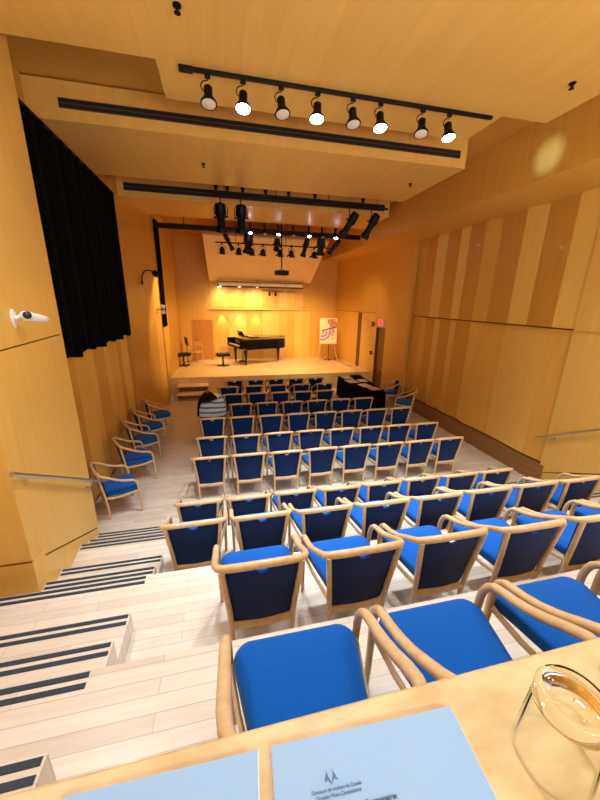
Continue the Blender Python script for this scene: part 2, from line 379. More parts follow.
# ------------------------------------------------------------------ wall fittings
def rail(pts, walls, label):
    t = empty('handrail', pts[0], 0, label, 'handrail'); o = Vector(pts[0])
    a, b = Vector(pts[0]), Vector(pts[1])
    MB().tube([a-o, a-o+(b-a)*.01, (b-a)*.99, b-o], [.019, .021, .021, .019], 16).build('tube', STEEL, t, True)
    for k, w in walls:
        p = a + (b-a)*k - o; w = Vector(w) - o
        MB().tube([p+Vector((0, 0, -.02)), p+Vector((0, 0, -.07)), p.lerp(w, .6)+Vector((0, 0, -.05)), w], .008, 8).build('bracket', STEEL, t, True)
        MB().at(frame(w, (w-p))).lathe([(.032, -.004), (.032, .006), (.02, .012)], 16).build('bracket_plate', STEEL, t, True)
rail([(-1.74, 2.88, 2.145), (-1.89, 4.93, .91)], [(.09, (-1.818, 3.12, 1.93)), (.82, (-1.94, 4.57, 1.03))], 'steel handrail on the left wing wall beside the stairs')
rail([(6.13, 5.0, .94), (5.97, 2.9, 2.1)], [(.14, (6.19, 4.68, 1.05)), (.9, (6.06, 3.12, 1.92))], 'steel handrail on the right wing wall beyond the chairs')

t = empty('security_camera', (-1.868, 3.62, 3.345), 0, 'white security camera on the upper left wing wall', 'camera')
wn = Vector((.9962, .0868, 0))          # wall normal of the left wing
Mw = frame((0, 0, 0), -wn)            # local +Z = out of the wall
MB().at(Mw @ Matrix.Diagonal((.05, .085, 1, 1))).lathe([(1, -.01), (1, .014), (.85, .024), (.1, .026)], 24).build('wall_plate', WHITE, t, True)
MB().tube([wn*.02, wn*.06 + Vector((0, .02, .015))], .018).build('neck', WHITE, t, True)
mm = MB().ball(wn*.10 + Vector((.0, .02, .02)), .05, .05, .048)
mm.tube([wn*.10+Vector((.0, .03, .02)), wn*.11+Vector((.03, .08, .005)), wn*.11+Vector((.07, .17, -.015)), wn*.11+Vector((.085, .21, -.02))], [.045, .04, .034, .010], 14)
mm.build('housing', WHITE, t, True)
MB().ball(wn*.105 + Vector((.018, -.005, .03)), .036).build('lens', LENS, t, True)

t = empty('gooseneck_lamp', (XL+.275, 10.4, 3.95), 0, 'black gooseneck lamp on the left wall pier', 'lamp')
MB().tube([(-.01, 0, 0), (.0, -.02, .16), (.08, -.03, .3), (.2, -.02, .33), (.32, 0, .27)], .018).build('arm', BLACK, t, True)
MB().at(frame((.30, 0, .285), (.8, .1, -.6))).lathe([(.02, .03), (.07, 0), (.085, -.1), (.075, -.14)], 16).build('shade', BLACK, t, True)
MB().box(-.03, -.05, -.05, .01, .05, .05).build('wall_plate', BLACK, t)

def twin(loc, label):
    t = empty('twin_spotlight', loc, 0, label, 'spotlight')
    MB().bbox(-.04, -.07, -.03, .03, .07, .03).build('mount', WHITE, t)
    for s in (-1, 1):
        h = MB().at(frame((.13, 0, .09*s), (.8, .3, -.3*s))).lathe([(.02, .08), (.055, .03), (.065, -.07), (.055, -.06)], 14).build('lamp_head', WHITE, t, True)
        MB().tube([(.02, 0, 0), (.10, 0, .08*s)], .012).build('arm', WHITE, t, True)
twin((XL+.385, 11.75, 3.2), 'small white twin spotlight low on the lit left pier')

def sprinkler(x, y, z, lab):
    t = empty('sprinkler', (x, y, z), 0, lab, 'sprinkler')
    MB().lathe([(.035, 0), (.035, -.012), (.012, -.016), (.012, -.05), (.028, -.052), (.028, -.056)], 14).build('head', BLACK, t, True)
    MB().tube([(.02, 0, -.014), (.022, 0, -.04), (.0, 0, -.055)], .003, 6).build('frame_arm', BLACK, t)
sprinkler(-.23, 3.67, ZS, 'small black sprinkler on the rear ceiling panel, left of the track')
sprinkler(3.83, 3.65, ZS, 'small black sprinkler on the rear ceiling panel, right of the track')
sprinkler(-.18, 7.0, ZS-.02, 'small black sprinkler on the middle ceiling panel, left end')
sprinkler(3.83, 6.93, ZS-.02, 'small black sprinkler on the middle ceiling panel, right end')

# exit sign and alarm devices
t = empty('exit_sign', (XR-.20, 12.1, 2.66), 0, 'red illuminated exit sign above the exit recess', 'sign')
MB().bbox(-.05, -.17, 0, .02, .17, .24, .006).build('housing', WHITE, t)
MB().box(-.056, -.14, .03, -.05, .14, .21).build('face', RED_ON, t)
def text(name, body, size, mat, parent, loc, rot, align='CENTER'):
    c = bpy.data.curves.new(name, 'FONT'); c.body = body; c.size = size; c.align_x = align; c.align_y = 'CENTER'; c.extrude = .0002
    q = bpy.data.objects.new(name, c); col.objects.link(q); bpy.context.view_layer.update()
    me = bpy.data.meshes.new_from_object(q.evaluated_get(bpy.context.evaluated_depsgraph_get())); bpy.data.objects.remove(q); me.materials.clear(); me.materials.append(mat)
    o = bpy.data.objects.new(name, me); col.objects.link(o); o.parent = parent; o.location = loc; o.rotation_euler = rot
    return o
text('lettering', 'EXIT', .1, plain('sign_letter', (.9, .75, .75, 1), .5), t, (-.0575, 0, .12), (PI/2, 0, -PI/2))
t = empty('alarm_strobe', (XR-.22, 12.85, 2.68), 0, 'small red alarm strobe left of the exit sign', 'alarm')
MB().bbox(-.05, -.06, -.09, .06, .06, .09).build('body', REDP, t); MB().bbox(-.08, -.03, -.04, -.045, .03, .04).build('flash_lens', WHITE, t)
t = empty('alarm_pull', (XR-.22, 12.85, 1.5), 0, 'small red pull station on the wall below the strobe', 'alarm')
MB().bbox(-.05, -.05, -.07, .06, .05, .07).build('body', REDP, t); MB().bbox(-.065, -.035, -.02, -.045, .035, .0).build('pull_bar', WHITE, t)

# curtains
def curtain(pts_top, z0, z1, name, label, waves, amp, drop, thick=.05):
    (xa, ya), (xb, yb) = pts_top; n = waves*8; d = Vector((xb-xa, yb-ya, 0)); nrm = Vector((d.y, -d.x, 0)).normalized()
    rings = []
    for k in range(n+1):
        u = k/n; p = Vector((xa, ya, 0)) + d*u + nrm*(amp*math.sin(u*waves*2*PI) + amp*.3*math.sin(u*waves*3.1*PI+1))
        zb = z0 + drop*math.sin(u*waves*2*PI*.5+.6)*.5 + drop*.4*math.sin(u*23)
        b = p + nrm*-thick
        rings.append([(p.x, p.y, zb), (p.x, p.y, z1), (b.x, b.y, z1), (b.x, b.y, zb)])
    t = empty(name, (0, 0, 0), 0, label, 'curtain')
    t.location = (xa, ya, z0)
    off = Vector((xa, ya, z0)); rings = [[Vector(q)-off for q in r] for r in rings]
    MB().loft(rings).build('cloth', BLACKC, t, True)
    MB().tube([(0, 0, z1-z0), tuple(d+Vector((0, 0, z1-z0)))], .02).build('track', BLACK, t, True)
curtain(((XL+.1, 4.98), (XL+.1, 9.28)), 2.66, 5.80, 'acoustic_curtain', 'wide black curtain covering the upper left wall', 14, .028, .06)
curtain(((-1.93, 12.42), (-1.92, 12.95)), 2.6, 5.95, 'stage_curtain', 'narrow black curtain strip at the left edge of the stage', 4, .025, .0)

# ------------------------------------------------------------------ lamps
def light(kind, name, loc, energy, color, aim=None, **kw):
    l = bpy.data.lights.new(name, kind); l.energy = energy; l.color = color
    for k, v in kw.items(): setattr(l, k, v)
    o = bpy.data.objects.new(name, l); col.objects.link(o)
    if aim is not None: o.matrix_world = frame(loc, Vector(aim)-Vector(loc), (0, 1, 0))
    else: o.location = loc
    return o
COOL = (.86, .93, 1); WARM = (1, .69, .28); NEUT = (1, .93, .82)

t = empty('lighting_track', (1.615, 4.44, ZS), 0, 'long black ceiling track that carries the eight spotlights', 'track')
MB().bbox(-1.9, -.02, -.035, 1.9, .02, 0, .003).build('rail', BLACK, t)
MB().bbox(-1.92, -.03, -.045, -1.78, .03, 0, .004).build('feed_box', BLACK, t)
ords = ['first', 'second', 'third', 'fourth', 'fifth', 'sixth', 'seventh', 'eighth']
for i, x in enumerate((-.02, .35, .77, 1.19, 1.62, 1.97, 2.53, 2.90)):
    on = i % 2 == 1
    t = empty('track_spotlight', (x, 4.44, ZS-.035), 0, '%s spotlight from the left on the ceiling track, %s' % (ords[i], 'lit white' if on else 'unlit'), 'spotlight', 'spotlights on the ceiling track')
    tilt = Vector((random.uniform(-.1, .2), -.22, -1)).normalized()
    c = Vector((0, 0, -.15))
    MB().bbox(-.03, -.014, -.04, .03, .014, 0, .003).build('adapter', BLACK, t)
    MB().tube([(0, 0, -.04)] + [(-.075*math.sin(a), 0, -.11+.055*math.cos(a)) for a in (0, .5, 1, 1.6, 2.2, 2.7)] + [c+Vector((-.01, 0, -.02))], .006, 6).build('yoke', BLACK, t, True)
    MB().at(frame(c, tilt)).lathe([(.03, .05), (.045, .035), (.045, -.05), (.055, -.065), (.088, -.115), (.088, -.128), (.078, -.128), (.072, -.118), (.01, -.116)], 20).build('body', BLACK, t, True)
    MB().at(frame(c, tilt)).lathe([(.076, -.120), (.074, -.130), (.045, -.138), (.005, -.141)], 20).build('lamp', BULB_ON if on else BULB_OFF, t, True)
    if on:
        p = Vector((x, 4.44, ZS-.035)) + c + tilt*.2
        light('SPOT', 'track_spot_light', p, 230, COOL, p+Vector((0, -.02, -1)), spot_size=1.4, spot_blend=.8, shadow_soft_size=.07)

def clampbar(mb, z): mb.tube([(0, 0, 0), (0, 0, z)], .012, 6)
def ellipsoidal(loc, d, L, label, group, s=1.0, hang=.25, fwd=0):
    """theatre profile spot: barrel from the rear (up) to the lens (along d)"""
    d = Vector(d).normalized()
    t = empty('stage_spotlight', loc, 0, label, 'stage light', group); c = Vector((0, -fwd, -hang))
    F = frame(c, d)
    MB().at(F).lathe([(.03*s, .5*L), (.075*s, .46*L), (.085*s, .3*L), (.09*s, .12*L), (.062*s, .02*L), (.062*s, -.3*L), (.085*s, -.33*L), (.09*s, -.5*L), (.08*s, -.5*L), (.07*s, -.42*L)], 18).build('barrel', BLACK, t, True)
    MB().at(F).lathe([(.07*s, -.44*L), (.05*s, -.46*L), (.005, -.47*L)], 16).build('lens', DIM, t, True)
    x = F.to_3x3() @ Vector((1, 0, 0))
    MB().tube([c+x*.1*s, c+x*.105*s+Vector((0, 0, hang*.45)), c+x*.06*s+Vector((0, 0, hang*.62)), c-x*.06*s+Vector((0, 0, hang*.62)), c-x*.105*s+Vector((0, 0, hang*.45)), c-x*.1*s], .01, 6).build('yoke', BLACK, t)
    k = MB(); k.tube([(0, 0, -hang*.38), (0, 0, 0)], .014, 8); k.bbox(-.03, -.035, -.05, .03, .035, .035); k.tube([(0, 0, -.02), (0, -fwd-.001, -hang*.4)], .012, 6); k.build('clamp', BLACK, t)
    for xa, xb, za in ((-.11, -.06, -.02), (.06, .11, 0)): MB().at(F).box(xa*s, -.012, za, xb*s, .012, za+.04).build('shutter_handle', BLACK, t)
    MB().at(F).tube([(0, .05, .1*L), (0, .13*s, .1*L)], .012, 6).build('focus_knob', BLACK, t)
    return t
def par(loc, label, group):
    t = empty('hanging_stage_lamp', loc, 0, label, 'stage light', group); c = Vector((0, 0, -.22))
    F = frame(c, (0, .25, -1))
    MB().at(F).lathe([(.02, .1), (.05, .08), (.085, .0), (.095, -.06), (.085, -.06), (.07, -.02)], 16).build('can', BLACK, t, True)
    k = MB().at(F)
    for a in range(4):
        R = F @ Matrix.Rotation(a*PI/2, 4, 'Z'); k.X = R
        k.prism([(-.07, .095, -.06), (.07, .095, -.06), (.1, .15, -.13), (-.1, .15, -.13)], (0, .004, .002))
    k.build('barn_door', BLACK, t)
    MB().at(F).lathe([(.075, -.03), (.005, -.04)], 14).build('lens', DIM, t, True)
    MB().tube([c+Vector((.1, 0, 0)), c+Vector((.1, 0, .12)), c+Vector((0, 0, .16)), c+Vector((-.1, 0, .12)), c+Vector((-.1, 0, 0))], .008, 6).build('yoke', BLACK, t)
    MB().bbox(-.025, -.03, -.07, .025, .03, .03).build('clamp', BLACK, t)

# pipe nearest the hall
YA, ZA = 8.8, 5.83
t = empty('lighting_pipe', (2.1, YA, ZA), 0, 'black lighting pipe nearest the hall, carrying four large spotlights', 'pipe')
MB().tube([(-2.1, 0, 0), (2.2, 0, 0)], .03, 12).build('tube', BLACK, t, True)
for x in (-1.9, -.7, .6, 1.9):
    MB().tube([(x, 0, .03), (x, 0, ZC-ZA)], .008, 6).build('hanger_rod', BLACK, t)
ga = 'large spotlights on the pipe nearest the hall'
ellipsoidal((.1, YA, ZA), (.05, .35, -1), .6, 'large black spotlight, leftmost on the nearest pipe, pointing down', ga, 1.5, .46)
ellipsoidal((.57, YA, ZA), (.0, .3, -1), .6, 'large black spotlight, second from left on the nearest pipe, pointing down', ga, 1.5, .46)
ellipsoidal((3.27, YA, ZA), (-.6, .25, -1), .64, 'large black spotlight leaning left, second from right on the nearest pipe', ga, 1.25, .42)
ellipsoidal((3.86, YA, ZA), (-.5, .25, -1), .64, 'large black spotlight leaning left, rightmost on the nearest pipe', ga, 1.25, .42)
for i, x in enumerate((.02, .27, .62, 1.15, 1.7, 2.35, 3.6)):
    t = empty('pipe_lamp', (x, YA-.02, ZA+.03), 0, '%s small black lamp from the left standing on top of the nearest pipe' % ords[i], 'stage light', 'small lamps on top of the nearest pipe')
    MB().lathe([(.02, 0), (.02, .05), (.035, .07), (.05, .15), (.04, .17), (.005, .175)], 12).build('can', BLACK, t, True)
    MB().bbox(-.03, -.03, -.05, .03, .03, .01).build('clamp', BLACK, t)

# black beam across the stage mouth
YBm, ZBm = 11.9, 5.68
t = empty('lighting_beam', (1.5, YBm, ZBm), 0, 'thick black beam across the stage mouth holding small spotlights', 'beam')
MB().bbox(-3.35, -.05, -.07, 3.35, .05, .07, .006).build('channel', BLACK, t)
for x in (-2.5, 0, 2.5): MB().tube([(x, 0, .07), (x, 0, ZC-ZBm)], .012, 6).build('hanger_rod', BLACK, t)
for i, (x, on) in enumerate(((1.03, 1), (1.50, 0), (1.95, 1), (2.45, 0), (2.98, 1), (3.45, 0), (3.92, 1))):
    t = empty('beam_spotlight', (x, YBm-.04, ZBm+.12), 0, '%s small spotlight from the left on the black stage beam, %s' % (ords[i], 'lit white' if on else 'unlit'), 'spotlight', 'small spotlights on the stage beam')
    k = MB(); k.bbox(-.03, -.03, -.07, .03, .03, .12); k.build('adapter', BLACK, t)
    MB().tube([(0, 0, -.05), (.05, -.06, -.06), (.0, -.09, -.12)], .008, 6).build('arm', BLACK, t, True)
    F = frame((0, -.1, -.14), (0, -.3, -1))
    MB().at(F).lathe([(.02, .07), (.035, .05), (.04, -.03), (.065, -.07), (.055, -.07), (.05, -.06)], 14).build('body', BLACK, t, True)
    MB().at(F).lathe([(.055, -.055), (.05, -.08), (.005, -.09)], 14).build('lamp', BULB_ON if on else BULB_OFF, t, True)

# thin pipe over the stage with small lamps and profile spots
YC_, ZC_ = 12.35, 5.36
t = empty('stage_pipe', (2.0, YC_, ZC_), 0, 'thin black pipe over the stage with hanging lamps', 'pipe')
MB().tube([(-2.08, 0, 0), (2.1, 0, 0)], .022, 10).build('tube', BLACK, t, True)
for x in (-1.4, .3, 1.7): MB().tube([(x, 0, .02), (x, 0, ZC-ZC_)], .008, 6).build('hanger_rod', BLACK, t)
gp = 'small lamps hanging on the stage pipe'
for i, px in enumerate((.13, .68, 1.12, 1.5, 2.1, 2.5, 3.33)):
    par((px, YC_, ZC_), '%s small black lamp from the left under the thin stage pipe' % ords[i], gp)
ge = 'larger spotlights on the stage pipe'
E_ = [((.35, YC_, ZC_+.05), (.55, .25, -1), .55, 'slim black spotlight leaning right, leftmost on the thin stage pipe', .9, .05, .2),
      ((.98, YC_, ZC_+.05), (-.1, .2, -1), .6, 'bulky black spotlight on the thin stage pipe, between the small lamps at left', 1.8, .08, .24),
      ((1.95, YC_, ZC_+.05), (.0, .9, -1), .4, 'short black spotlight on the thin stage pipe, just left of the projector pole', 1.2, .06, .22),
      ((2.95, YC_, ZC_+.05), (-.25, .2, -1), .62, 'upright black spotlight on the thin stage pipe, right of the projector pole', 1.1, .1, .2),
      ((3.5, YC_, ZC_+.05), (.0, .3, -1), .55, 'bulky black spotlight near the right end of the thin stage pipe', 1.7, .05, .24),
      ((4.0, YC_-.1, ZC_+.08), (-.75, .1, -.9), .6, 'slim black spotlight leaning left at the right end of the thin stage pipe', .9, .06, .1)]
for loc, d_, L_, lab, s_, hg, fw_ in E_: ellipsoidal(loc, d_, L_, lab, ge, s_, hg, fw_)

# projector on its pole, rolled screen, small hanging lamp bar
t = empty('projector', (2.12, 12.15, 4.38), 0, 'black projector hanging on a long pole above the stage', 'projector')
MB().bbox(-.23, -.16, 0, .23, .18, .15, .02).build('body', BLACK, t, True)
MB().at(frame((-.1, .18, .07), (0, 1, 0))).lathe([(.05, .01), (.05, -.03), (.04, -.03), (.035, -.01)], 14).build('lens', LENS, t, True)
MB().tube([(0, 0, .22), (0, 0, ZC-4.38)], .022, 10).build('pole', BLACK, t, True)
MB().prism([(-.1, -.08, .15), (.1, -.08, .15), (.1, .08, .15), (-.1, .08, .15)], (0, 0, .015)).tube([(-.08, 0, .16), (0, 0, .25)], .01, 6).tube([(.08, 0, .16), (0, 0, .25)], .01, 6).build('mount', BLACK, t)
t = empty('projection_screen', (1.87, 16.05, 4.20), 0, 'long rolled-up projection screen under the pale reflector', 'screen')
MB().tube([(-1.93, 0, .0), (1.93, 0, 0)], .075, 16).build('roller', plain('screen_white', (.75, .68, .55, 1), .5), t, True)
MB().bbox(-1.97, -.03, -.12, 1.97, .05, -.075, .005).build('bottom_bar', BLACK, t)
MB().bbox(-1.97, .0, .08, 1.97, .12, .14, .005).build('top_cassette', W_DARK, t)
t = empty('hanging_lamp_bar', (2.35, 15.9, 3.92), 0, 'small hanging bar with two black lamps below the projection screen', 'lamp')
MB().tube([(-.48, 0, .05), (.48, 0, 0)], .014).build('bar', BLACK, t, True)
for x in (-.14, .14):
    MB().at(frame((x, 0, -.1), (0, .2, -1))).lathe([(.03, .08), (.05, .05), (.06, -.08), (.05, -.08)], 14).build('lamp_head', BLACK, t, True)
    MB().tube([(x, 0, .02), (x, 0, -.04)], .01, 6).build('stem', BLACK, t)
for x, dx in ((-.45, -.3), (.45, .35)):
    MB().tube([(x, 0, .03), (x+dx, .1, .5)], .005, 6).build('cable', BLACK, t)
t = empty('hanging_wash_lamp', (-.05, 16.45, 4.16), 0, 'bright lamp at the left end of the projection screen', 'lamp')
MB().lathe([(.05, .06), (.07, .0), (.08, -.06), (.07, -.06), (.06, -.03)], 16).build('body', BLACK, t, True)
MB().ball((0, 0, -.045), .055).build('lamp', BULB_WARM, t, True)
MB().tube([(0, 0, .06), (0, 0, .22)], .01, 6).build('stem', BLACK, t)

# ------------------------------------------------------------------ chairs
def make_chair():
    t = empty('armchair')
    # seat: rounded trapezoid cushion
    def outline(ins, z):
        pts = []
        for (cx, cy, a0) in ((.298, .300, 0), (-.298, .300, 90), (-.222, -.205, 180), (.222, -.205, 270)):
            r = .075 if cy > 0 else .04
            sx = 1 if cx > 0 else -1; s2 = 1 if cy > 0 else -1
            for k in range(6):
                a = math.radians(a0 + 90*k/5)
                x = cx - sx*r + r*math.cos(a); y = cy - s2*r + r*math.sin(a)
                k2 = 1 - ins/.25
                pts.append((x*k2, y*k2 + (.02*(1-(x/.28)**2) if cy > 0 else 0), z))
        return pts
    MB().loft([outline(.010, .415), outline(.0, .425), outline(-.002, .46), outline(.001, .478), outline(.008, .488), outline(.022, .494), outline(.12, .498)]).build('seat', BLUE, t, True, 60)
    # back panel with a half-round hand hold cut into its top edge
    n = 30; rings = []
    for k in range(n+1):
        u = -1 + 2*k/n
        wt, wb = .262, .212
        zt = .848 - .012*u*u
        xh = u*wt
        notch = math.sqrt(max(0, .055**2 - xh**2))*1.05
        P = []
        for (z, w) in ((.318, wb), (.56, wb+(wt-wb)*.5), (zt-notch, wt)):
            x = u*w; y = -.297 + .03*(x/.26)**2 + .148*(.848-z)
            P.append((x, y, z))
        th = .026
        rings.append([P[0], P[1], P[2], (P[2][0], P[2][1]+th, P[2][2]), (P[1][0], P[1][1]+th, P[1][2]), (P[0][0], P[0][1]+th, P[0][2])])
    MB().loft(rings).build('backrest', BLUE_SHADED, t, True, 50)
    # bent rail: back and both arms in one sweep
    half = [(0, -.300, .875), (.12, -.300, .875), (.21, -.294, .871), (.266, -.281, .863), (.302, -.256, .849), (.319, -.21, .828), (.326, -.14, .788), (.328, -.06, .738), (.328, .02, .698), (.328, .09, .672), (.328, .145, .658), (.326, .198, .642), (.323, .235, .608), (.321, .254, .565), (.319, .262, .52)]
    ra = [.021, .021, .021, .022, .024, .026, .027, .027, .027, .026, .025, .024, .023, .022, .021]
    rb = [.027, .027, .027, .026, .024, .022, .021, .020, .020, .020, .020, .020, .020, .020, .020]
    path = [(-x, y, z) for x, y, z in half[:0:-1]] + half
    MB().tube(path, ra[:0:-1] + ra, 12, (0, 0, 1), rb[:0:-1] + rb).build('arm_rail', W_BEECH, t, True, 60)
    for s in (-1, 1):
        MB().tube([(s*.319, .262, .525), (s*.315, .272, .3), (s*.311, .285, .03), (s*.311, .286, 0)], [.0205, .0195, .017, .0165], 10).build('leg', W_BEECH, t, True, 60)
        MB().tube([(s*.278, -.283, .85), (s*.262, -.262, .68), (s*.238, -.228, .45), (s*.230, -.210, .28), (s*.228, -.202, .15), (s*.228, -.198, .02), (s*.228, -.198, 0)], [.021, .021, .021, .020, .0185, .017, .0165], 10).build('leg', W_BEECH, t, True, 60)
    f_ = MB()
    for s in (-1, 1):
        f_.tube([(s*.316, .264, .425), (s*.285, .08, .385), (s*.25, -.09, .375), (s*.236, -.222, .40)], .013, 8, (0, 0, 1), .02)
    f_.tube([(-.314, .265, .41), (0, .275, .395), (.314, .265, .41)], .012, 8, (0, 0, 1), .02)
    f_.build('seat_frame', W_BEECH, t, True, 60)
    MB().tube([(-.231, -.212, .292), (0, -.220, .288), (.231, -.212, .292)], .014, 10, (0, 0, 1), .034).build('back_rail', W_BEECH, t, True, 60)
    return t
proto = make_chair(); used = [False]
def chair(x, y, z, rz, label, group):
    if not used[0]: o = proto; used[0] = True
    else: o = copy_tree(proto)
    o.location = (x, y, z); o.rotation_euler = (0, 0, rz); o.scale = (.965, 1, 1); tag(o, label, 'chair', group)
    return o
def ls(a, b, n): return [a+(b-a)*k/(n-1) for k in range(n)]
ROWS = [  # name, depth of the back rail, level, centres
 ('row nearest the stage', 11.29, 0, ls(.33, 3.22, 5), 1),
 ('second row from the stage', 10.42, 0, ls(.11, 3.30, 5), 1),
 ('third row from the stage', 9.52, 0, ls(.23, 3.04, 5), 1),
 ('fourth row from the stage', 8.53, 0, ls(-.31, 3.91, 7), 0),
 ('fifth row from the stage', 7.50, 0, ls(-.33, 4.52, 8), 0),
 ('sixth row from the stage', 6.36, 0, ls(-.32, 4.53, 8), 0),
 ('seventh row from the stage', 5.46, 0, ls(-.33, 4.52, 8), 0),
 ('last row on the main floor', 4.10, 0, ls(-.44, 4.41, 8), 0),
 ('row on the lowest tier', 2.93, 1, ls(-.385, 4.52, 8), 0),
 ('row on the middle tier', 1.755, 2, ls(.185, 4.475, 7), 0),
 ('row on the top tier', .565, 3, [.262, .965, 1.665, 2.365], 0)]
for name, yb, lv, xs, dark in ROWS:
    look = {0: 'blue beech-framed armchair', 1: 'dark blue armchair'}[dark]
    for i, x in enumerate(xs):
        chair(x, yb+.322-(.03 if lv == 2 else .014)*x+random.uniform(-.015, .015), TZ[lv], random.uniform(-.008, .008), '%s, %s from the left in the %s' % (look, ords[i] if i else 'leftmost', name), 'chairs in rows facing the stage')
for i, (x, y, a) in enumerate(((-1.89, 5.56, -.48), (-1.85, 6.64, -.5), (-1.91, 7.60, -.48), (-1.93, 8.46, -.5), (-1.85, 9.32, -.45))):
    chair(x, y, 0, a - PI/3*1.0 if False else -PI/2 - a if False else -(PI/2 + a), 'blue armchair along the left wall, %s' % ('nearest the stairs', 'second from the stairs', 'third from the stairs', 'fourth from the stairs', 'nearest the stage')[i], 'chairs along the left wall')
chair(5.78, 10.45, 0, PI/2 - .25, 'blue armchair facing the black-clothed table, at the exit', 'chairs by the black table')
chair(5.68, 9.22, 0, PI/4 + .1, 'blue armchair turned toward the black-clothed table, against the right wall', 'chairs by the black table')

# clothing on the left chair of the fourth row
t = empty('striped_sweater', (-.40, 8.53, .45), 0, 'light blue striped sweater draped over a chair back, left of the fourth row', 'sweater')
def stripes():
    m = bpy.data.materials.new('striped_knit'); m.use_nodes = True; tr = m.node_tree; n = tr.nodes; L = tr.links
    p = n['Principled BSDF']; p.inputs['Roughness'].default_value = .9
    tc = n.new('ShaderNodeTexCoord'); w = n.new('ShaderNodeTexWave'); w.bands_direction = 'Z'; w.inputs['Scale'].default_value = 2.4; w.inputs['Distortion'].default_value = 2.6; w.inputs['Detail Scale'].default_value = .6
    r = n.new('ShaderNodeValToRGB'); r.color_ramp.interpolation = 'EASE'
    r.color_ramp.elements[0].color = srgb(70, 104, 150); r.color_ramp.elements[1].color = srgb(204, 226, 250)
    r.color_ramp.elements[0].position = .12; r.color_ramp.elements[1].position = .42
    L.new(tc.outputs['Object'], w.inputs['Vector']); L.new(w.outputs['Fac'], r.inputs['Fac']); L.new(r.outputs[0], p.inputs['Base Color']); return m
rings = []
for k in range(15):
    u = k/14; z = .04 + .50*u
    w = .32 + .05*math.sin(u*PI) - .05*u; cx = .02 + .05*u
    rings.append([(cx + w*math.cos(a)*(1+.05*math.sin(3*a+u*5)), -.0 + (.10+.02*math.sin(u*4))*math.sin(a)*(1+.12*math.sin(5*a+u*7)), z + .05*math.sin(a*1.0+u*2)*.6 + (.12*u**3)*max(0, math.cos(a))) for a in [2*PI*i/28 for i in range(28)]])
MB().loft(rings).build('body', stripes(), t, True, 80)
MB().tube([(.2, -.02, .46), (.255, -.01, .58), (.265, .0, .68), (.26, 0, .74)], [.07, .055, .035, .015], 12).build('sleeve', stripes(), t, True, 80)
t = empty('shoulder_bag', (-.47, 8.86, .50), 0, 'dark brown slouchy bag resting on a chair behind the striped sweater', 'bag')
rings = []
for k in range(13):
    u = k/12; z = .62*u; w = (.32 - .05*u)*math.sqrt(max(.02, 1-u**5)); d_ = (.16-.05*u)*math.sqrt(max(.02, 1-u**5))
    rings.append([(w*math.cos(a)*(1+.06*math.sin(3*a+1)), d_*math.sin(a)*(1+.08*math.sin(4*a+u*6)), z + .03*math.sin(2*a)) for a in [2*PI*i/24 for i in range(24)]])
MB().loft(rings).build('body', BROWNF, t, True, 80)
MB().tube([(-.15, 0, .55), (-.1, .02, .63), (.02, .03, .66), (.12, .02, .62), (.16, 0, .54)], .018, 8).build('strap', BROWNF, t, True)

# ------------------------------------------------------------------ table under the black cloth, its papers
t = empty('side_table', (4.72, 10.75, 0), -.05, 'long table under a black cloth beside the stage', 'table')
MB().bbox(-.45, -1.18, .70, .45, 1.18, .742, .005).build('tabletop', W_BEECH, t)
for sx in (-1, 1):
    for s2 in (-1, 1):
        MB().tube([(sx*.38, s2*1.05, .70), (sx*.38, s2*1.05, 0)], .02, 8).build('leg', BLACK, t)
o = empty('tablecloth', (4.72, 10.75, .745), -.05, 'black cloth draped to the floor over the long table', 'tablecloth')
def ring(e, z, wav):
    P = []
    hx, hy = .465+e, 1.195+e; per = []
    N = 40
    for k in range(N): per.append((-hx+2*hx*k/N, -hy))
    for k in range(N*2): per.append((hx, -hy+2*hy*k/(N*2)))
    for k in range(N): per.append((hx-2*hx*k/N, hy))
    for k in range(N*2): per.append((-hx, hy-2*hy*k/(N*2)))
    for i, (x, y) in enumerate(per):
        s = 1 + wav*math.sin(i*.55)/max(.4, math.hypot(x, y)) + wav*.6*math.sin(i*.21+1)
        P.append((x*s, y*s, z))
    return P
MB().loft([ring(-.46, .0015, 0), ring(-.01, .0015, 0), ring(0, -.004, 0), ring(.006, -.15, .006), ring(.015, -.4, .015), ring(.025, -.735, .025)], cap=False).build('cloth', BLACKC, o, True, 60)
def paper(x, y, rz, w, h, n, mat, label, cat='paper'):
    c, s = math.cos(-.05), math.sin(-.05)
    b = MB()
    o = empty('paper_sheets', (4.72+c*x-s*y, 10.75+s*x+c*y, .7475), rz, label, cat, 'papers on the black table')
    for k in range(n):
        M_ = Matrix.Rotation(random.uniform(-.06, .06), 4, 'Z') @ Matrix.Translation((random.uniform(-.01, .01), random.uniform(-.01, .01), 0))
        MB().at(M_).box(-w/2, -h/2, k*.003, w/2, h/2, k*.003+.0025).build('sheet', mat, o)
paper(-.2, .92, .05, .34, .46, 3, PAPER, 'white papers at the stage end of the black table')
paper(-.22, .28, .1, .36, .5, 3, PAPER, 'white papers midway along the left side of the black table')
paper(.22, .35, -.1, .32, .42, 2, PAPER, 'white papers midway along the right side of the black table')
paper(.05, -.35, .15, .34, .42, 3, PAPER, 'white papers near the camera end of the black table')
paper(.2, -.80, .1, .36, .42, 2, PINKP, 'pinkish papers at the near end of the black table')
t = empty('briefcase', (4.93, 11.66, .748), .2, 'small dark case at the far end of the black table', 'case')
MB().bbox(-.17, -.11, 0, .17, .11, .09, .015).build('body', BLACK, t, True); MB().tube([(-.05, -.11, .05), (-.04, -.14, .05), (.04, -.14, .05), (.05, -.11, .05)], .008, 6).build('handle', BLACK, t, True)

